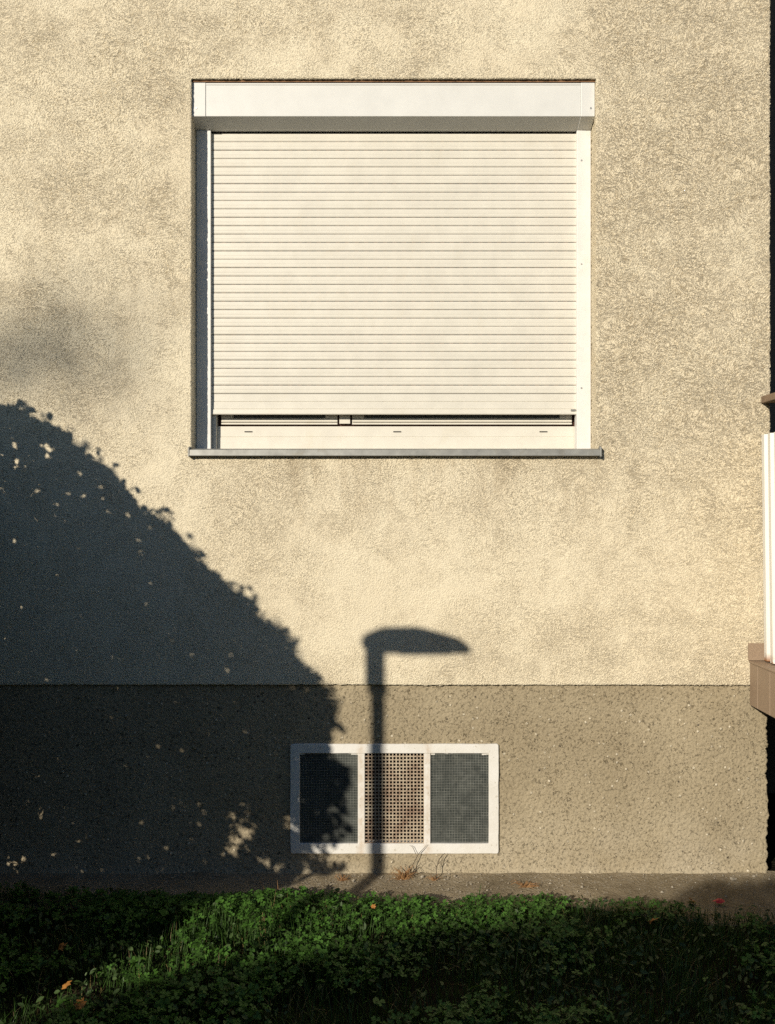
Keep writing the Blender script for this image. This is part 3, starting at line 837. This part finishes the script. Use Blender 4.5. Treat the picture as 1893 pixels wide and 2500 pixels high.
def blades(name, pts, hs, mat, lean=.5, w=.0022, segs=3):
    n = len(pts); pts = np.asarray(pts); hs = np.asarray(hs)
    a = rng.uniform(0, 2*np.pi, n); ld = np.stack([np.cos(a), np.sin(a), np.zeros(n)], 1); sd = np.stack([-np.sin(a), np.cos(a), np.zeros(n)], 1)
    le = rng.uniform(.1, 1, n)*lean; V = []
    for k in range(segs+1):
        t = k/segs; c = pts + ld*(hs*le*t*t)[:,None]; c[:,2] += hs*(t - .35*le*t*t)
        ww = w*(1-t*.92)*(.8+.5*(hs/.1))[:,None] if False else w*(1-t*.92)
        V += [c+sd*ww, c-sd*ww]
    V = np.stack(V, 1).reshape(-1, 3); k2 = 2*(segs+1)
    F = np.array([(2*k, 2*k+1, 2*k+3, 2*k+2) for k in range(segs)])
    F = (F[None] + (np.arange(n)*k2)[:,None,None]).reshape(-1, 4)
    return fast_mesh(name, V, F, mat)
def grass():
    P, H = [], []
    while len(P) < 56000:
        x = random.uniform(-2.7, 2.8); y = random.uniform(-2.6, -.1)
        if not inside_lawn(x, y-.015): continue
        c = noise.noise((x*2.5, y*2.5, 71))
        if random.random() > .6 + .6*c + (.25 if x > .3 else 0): continue
        P.append((x, y, -.02)); H.append(max(.03, height(x, y)*random.uniform(.6, 1.75)))
    o = link('grass', blades('grass', P, H, M['grass'], .75)); tag(o, 'short dark green grass of the lawn', kind='stuff')
grass()

# single taller stems at the lawn's edge
def stem(px, py, h, lean, lab, mat='grass', w=.0026):
    p = GP(px, py, 0); m = MB()
    pts = [(p.x + lean*h*(t*t), p.y, -.02 + h*t) for t in (0, .33, .66, 1)]
    m.tube(pts, [w, w*.8, w*.6, w*.2], 5)
    top = Vector(pts[-1])
    o = m.build('grass_stem', M[mat], None, True); tag(o, lab, 'grass stem', 'single grass stems'); return o
stem(655, 2200, .115, -.35, 'pale grass stem leaning left at the edge of the lit clover', 'straw')
stem(681, 2200, .115, -.06, 'upright pale grass stem behind the lit clover', 'straw')
stem(1170, 2185, .075, .15, 'thin green grass stem right of the cellar window')

# ------------------------------------------------------------------ dry grass at the foot of the wall
def tuft(px, py, n, spread, h, lab):
    p = GP(px, py, .003); m = MB()
    for k in range(n):
        a = random.uniform(0, 2*math.pi); r = spread*random.uniform(.4, 1); hh = h*random.uniform(.1, 1)
        dx, dy = math.cos(a)*r, math.sin(a)*r*.5
        if p.y+dy > -.005: dy = -abs(dy)*.5
        kx, kz = random.uniform(-.012, .012), random.uniform(-.004, .012)
        pts = [(0,0,0), (dx*.4+kx, dy*.4, hh*.7), (dx*.75, dy*.8, hh+kz), (dx, dy, hh*.75)]
        m.tube(pts, [.0017, .0015, .0011, .0005], 4, cap=False)
    o = m.build('dry_grass_tuft', M['straw'], None, loc=(p.x, p.y, p.z)); tag(o, lab, 'dry grass', 'dry grass along the wall foot')
tuft(985, 2148, 44, .085, .055, 'reddish dry grass tuft below the middle of the cellar window')
tuft(835, 2150, 18, .055, .03, 'small dry grass tuft left of the lamp shadow')
tuft(1062, 2150, 10, .05, .03, 'thin dry grass tuft below the right cellar pane')
tuft(1285, 2166, 30, .08, .03, 'flat dry grass tuft right of the cellar window')
def twig(pts, lab, side=()):
    m = MB(); m.tube(pts, [.0022]+[.0016]*(len(pts)-2)+[.0007], 5)
    for s in side: m.tube(s, [.0012]*(len(s)-1)+[.0005], 4)
    o = m.build('dry_stalk', M['bark'], None, True); tag(o, lab, 'stalk', 'dry stalks by the cellar window')
q = lambda px, py, y: tuple(PX(px, py, y))
twig([q(1000, 2143, -.03), q(1008, 2112, -.02), q(1022, 2085, -.012), q(1043, 2062, -.008)], 'bare dry stalk leaning on the cellar window frame below the right mullion', [[q(1016, 2085, -.012), q(1008, 2068, -.012), q(1000, 2063, -.012)]])
twig([q(1065, 2150, -.05), q(1066, 2120, -.04), q(1073, 2098, -.03), q(1082, 2084, -.025)], 'forked dry stalk right below the sunny cellar pane', [[q(1068, 2112, -.04), q(1080, 2100, -.035), q(1078, 2112, -.03)], [q(1073, 2098, -.03), q(1086, 2083, -.025), q(1094, 2092, -.025)], [q(1067, 2118, -.04), q(1056, 2100, -.04)]])

# small weeds with narrow leaves, dead blades and grit: too many to count
def undergrowth():
    P = []
    while len(P) < 9000:
        x = random.uniform(-2.6, 2.7); y = random.uniform(-2.3, -.1)
        if not inside_lawn(x, y-.02): continue
        if random.random() > .45 + .9*noise.noise((x*3.1, y*3.1, 55)): continue
        P.append((x, y, max(.01, height(x, y)*random.uniform(.25, 1.1))))
    P = np.array(P)
    o = link('low_weeds', leaves('low_weeds', P, rng.uniform(.012, .034, len(P)), M['weed'], .42, 1.1)); tag(o, 'narrow leaved low weeds between the clover', kind='stuff')
    P, H = [], []
    while len(P) < 1500:
        x = random.uniform(-2.6, 2.7); y = random.uniform(-2.3, -.1)
        if inside_lawn(x, y): P.append((x, y, height(x, y)*random.uniform(0, .5)-.01)); H.append(random.uniform(.03, .09))
    o = link('dead_blades', blades('dead_blades', P, H, M['deadgrass'], 1.6, .0013)); tag(o, 'dead straw coloured blades lying in the lawn', kind='stuff')
    m = MB()
    for _ in range(900):
        x = random.uniform(-2.3, 2.4); y = -.01 - abs(random.gauss(0, .13)); s_ = random.uniform(.0015, .005) if random.random() < .93 else random.uniform(.005, .010)
        if y < -.5: continue
        z = .004 - .02*(y/.4)**2 + .012*math.exp(y/.05)
        r_ = [random.uniform(.6, 1.2)*s_ for _ in range(6)]
        m.add([(x-r_[0],y,z),(x+r_[1],y,z),(x,y-r_[2],z),(x,y+r_[3],z),(x,y,z+r_[4]*.8)], [(0,2,4),(2,1,4),(1,3,4),(3,0,4)])
    o = m.build('grit', M['white_scrap']); tag(o, 'loose grit and plaster crumbs on the concrete strip', kind='stuff')
undergrowth()

# ------------------------------------------------------------------ fallen leaves and litter
def fallen_leaf(px, py, z, s, lab, mat='autumn', cat='leaf', name='fallen_leaf', grp='fallen leaves on the lawn', tilt=.5):
    p = GP(px, py, z); m = MB()
    out = [(0,-.5), (.28,-.32), (.55,-.2), (.36,.02), (.5,.3), (.2,.28), (0,.62), (-.2,.28), (-.5,.3), (-.36,.02), (-.55,-.2), (-.28,-.32)]
    m.v = [(0,0,.08*s)] + [(a*s, b*s, s*(.12*abs(a)*random.uniform(-1, 2)+.1*random.uniform(-1, 1))) for a, b in out]
    m.f = [(0, i+1, (i+1)%12+1) for i in range(12)]
    k = len(m.v); m.v += [(a, b, c-.0008) for a, b, c in m.v]; m.f += [(k, (i+1)%12+1+k, i+1+k) for i in range(12)]
    m.f += [(i+1, i+1+k, (i+1)%12+1+k, (i+1)%12+1) for i in range(12)]; m.m = [0]*len(m.f)
    o = m.build(name, M[mat]); o.location = p; o.rotation_euler = (tilt, random.uniform(-.3, .3), random.uniform(0, 6))
    tag(o, lab, cat, grp)
fallen_leaf(152, 2310, .06, .036, 'orange fallen leaf lying in the dark shade at the left')
fallen_leaf(162, 2405, .08, .038, 'orange fallen leaf on the clover near the lower left corner')
fallen_leaf(196, 2452, .07, .040, 'half hidden brown orange leaf below the brighter one at lower left')
fallen_leaf(912, 2213, .09, .022, 'tiny orange leaf in the grass below the lamp shadow')
fallen_leaf(1594, 2246, .05, .045, 'yellow leaf in the dark grass at the right')
fallen_leaf(1690, 2198, .01, .035, 'brown leaf on the concrete strip beside the red scrap')
def scrap(px, py, s, mat, lab, grp=None):
    p = GP(px, py, .004); m = MB(); n = 9; vs = [(0,0,.35*s)]
    for k in range(n):
        a = 2*math.pi*k/n; r = s*random.uniform(.45, .7); vs.append((math.cos(a)*r*1.3, math.sin(a)*r, s*random.uniform(0, .35)))
    m.add(vs, [(0, i+1, (i+1)%n+1) for i in range(n)] + [tuple(range(n, 0, -1))])
    o = m.build('litter', M[mat], None, loc=p); tag(o, lab, 'litter', grp)
scrap(1755, 2203, .034, 'red', 'crumpled red scrap lying on the concrete strip')
scrap(1790, 2147, .024, 'white_scrap', 'pale scrap on the concrete close to the wall corner')
scrap(1842, 2140, .02, 'white_scrap', 'small white crumb right at the foot of the wall corner')

# ------------------------------------------------------------------ broad leaves standing out of the clover
def weed(px, py, n, s, h, lab):
    p = GP(px, py, 0); root = empty('broadleaf_weed', (p.x, p.y, 0)); tag(root, lab, 'weed', 'broad leaved weeds in the lawn')
    for k in range(n):
        a = random.uniform(0, 6.28); r = random.uniform(.2, 1)*s*1.3; c = Vector((math.cos(a)*r, math.sin(a)*r, h*random.uniform(.75, 1.1)))
        m = MB(); q_ = 14; vs = [(0, 0, -.05*s)]
        for i in range(q_):
            b = 2*math.pi*i/q_; rr = s*(.5+.03*(-1)**i)*(1-.45*math.exp(-((b-math.pi*1.5)/.35)**2)); vs.append((math.cos(b)*rr, math.sin(b)*rr, .07*s*math.sin(3*b)))
        m.add(vs, [(0, i+1, (i+1)%q_+1) for i in range(q_)])
        o = m.build('leaf', M['clover'], root); o.location = c; o.rotation_euler = (random.uniform(.2, .8), random.uniform(-.4, .4), random.uniform(0, 6.28))
        m = MB(); m.tube([(0, 0, -.02), tuple(c*.6), tuple(c)], [.0018, .0014, .001], 4); m.build('stalk', M['grass'], root)
weed(378, 2290, 4, .05, .10, 'round leaved weed at the left border of the lit clover')
weed(330, 2395, 5, .032, .08, 'small leafy weed catching light at the lower left')
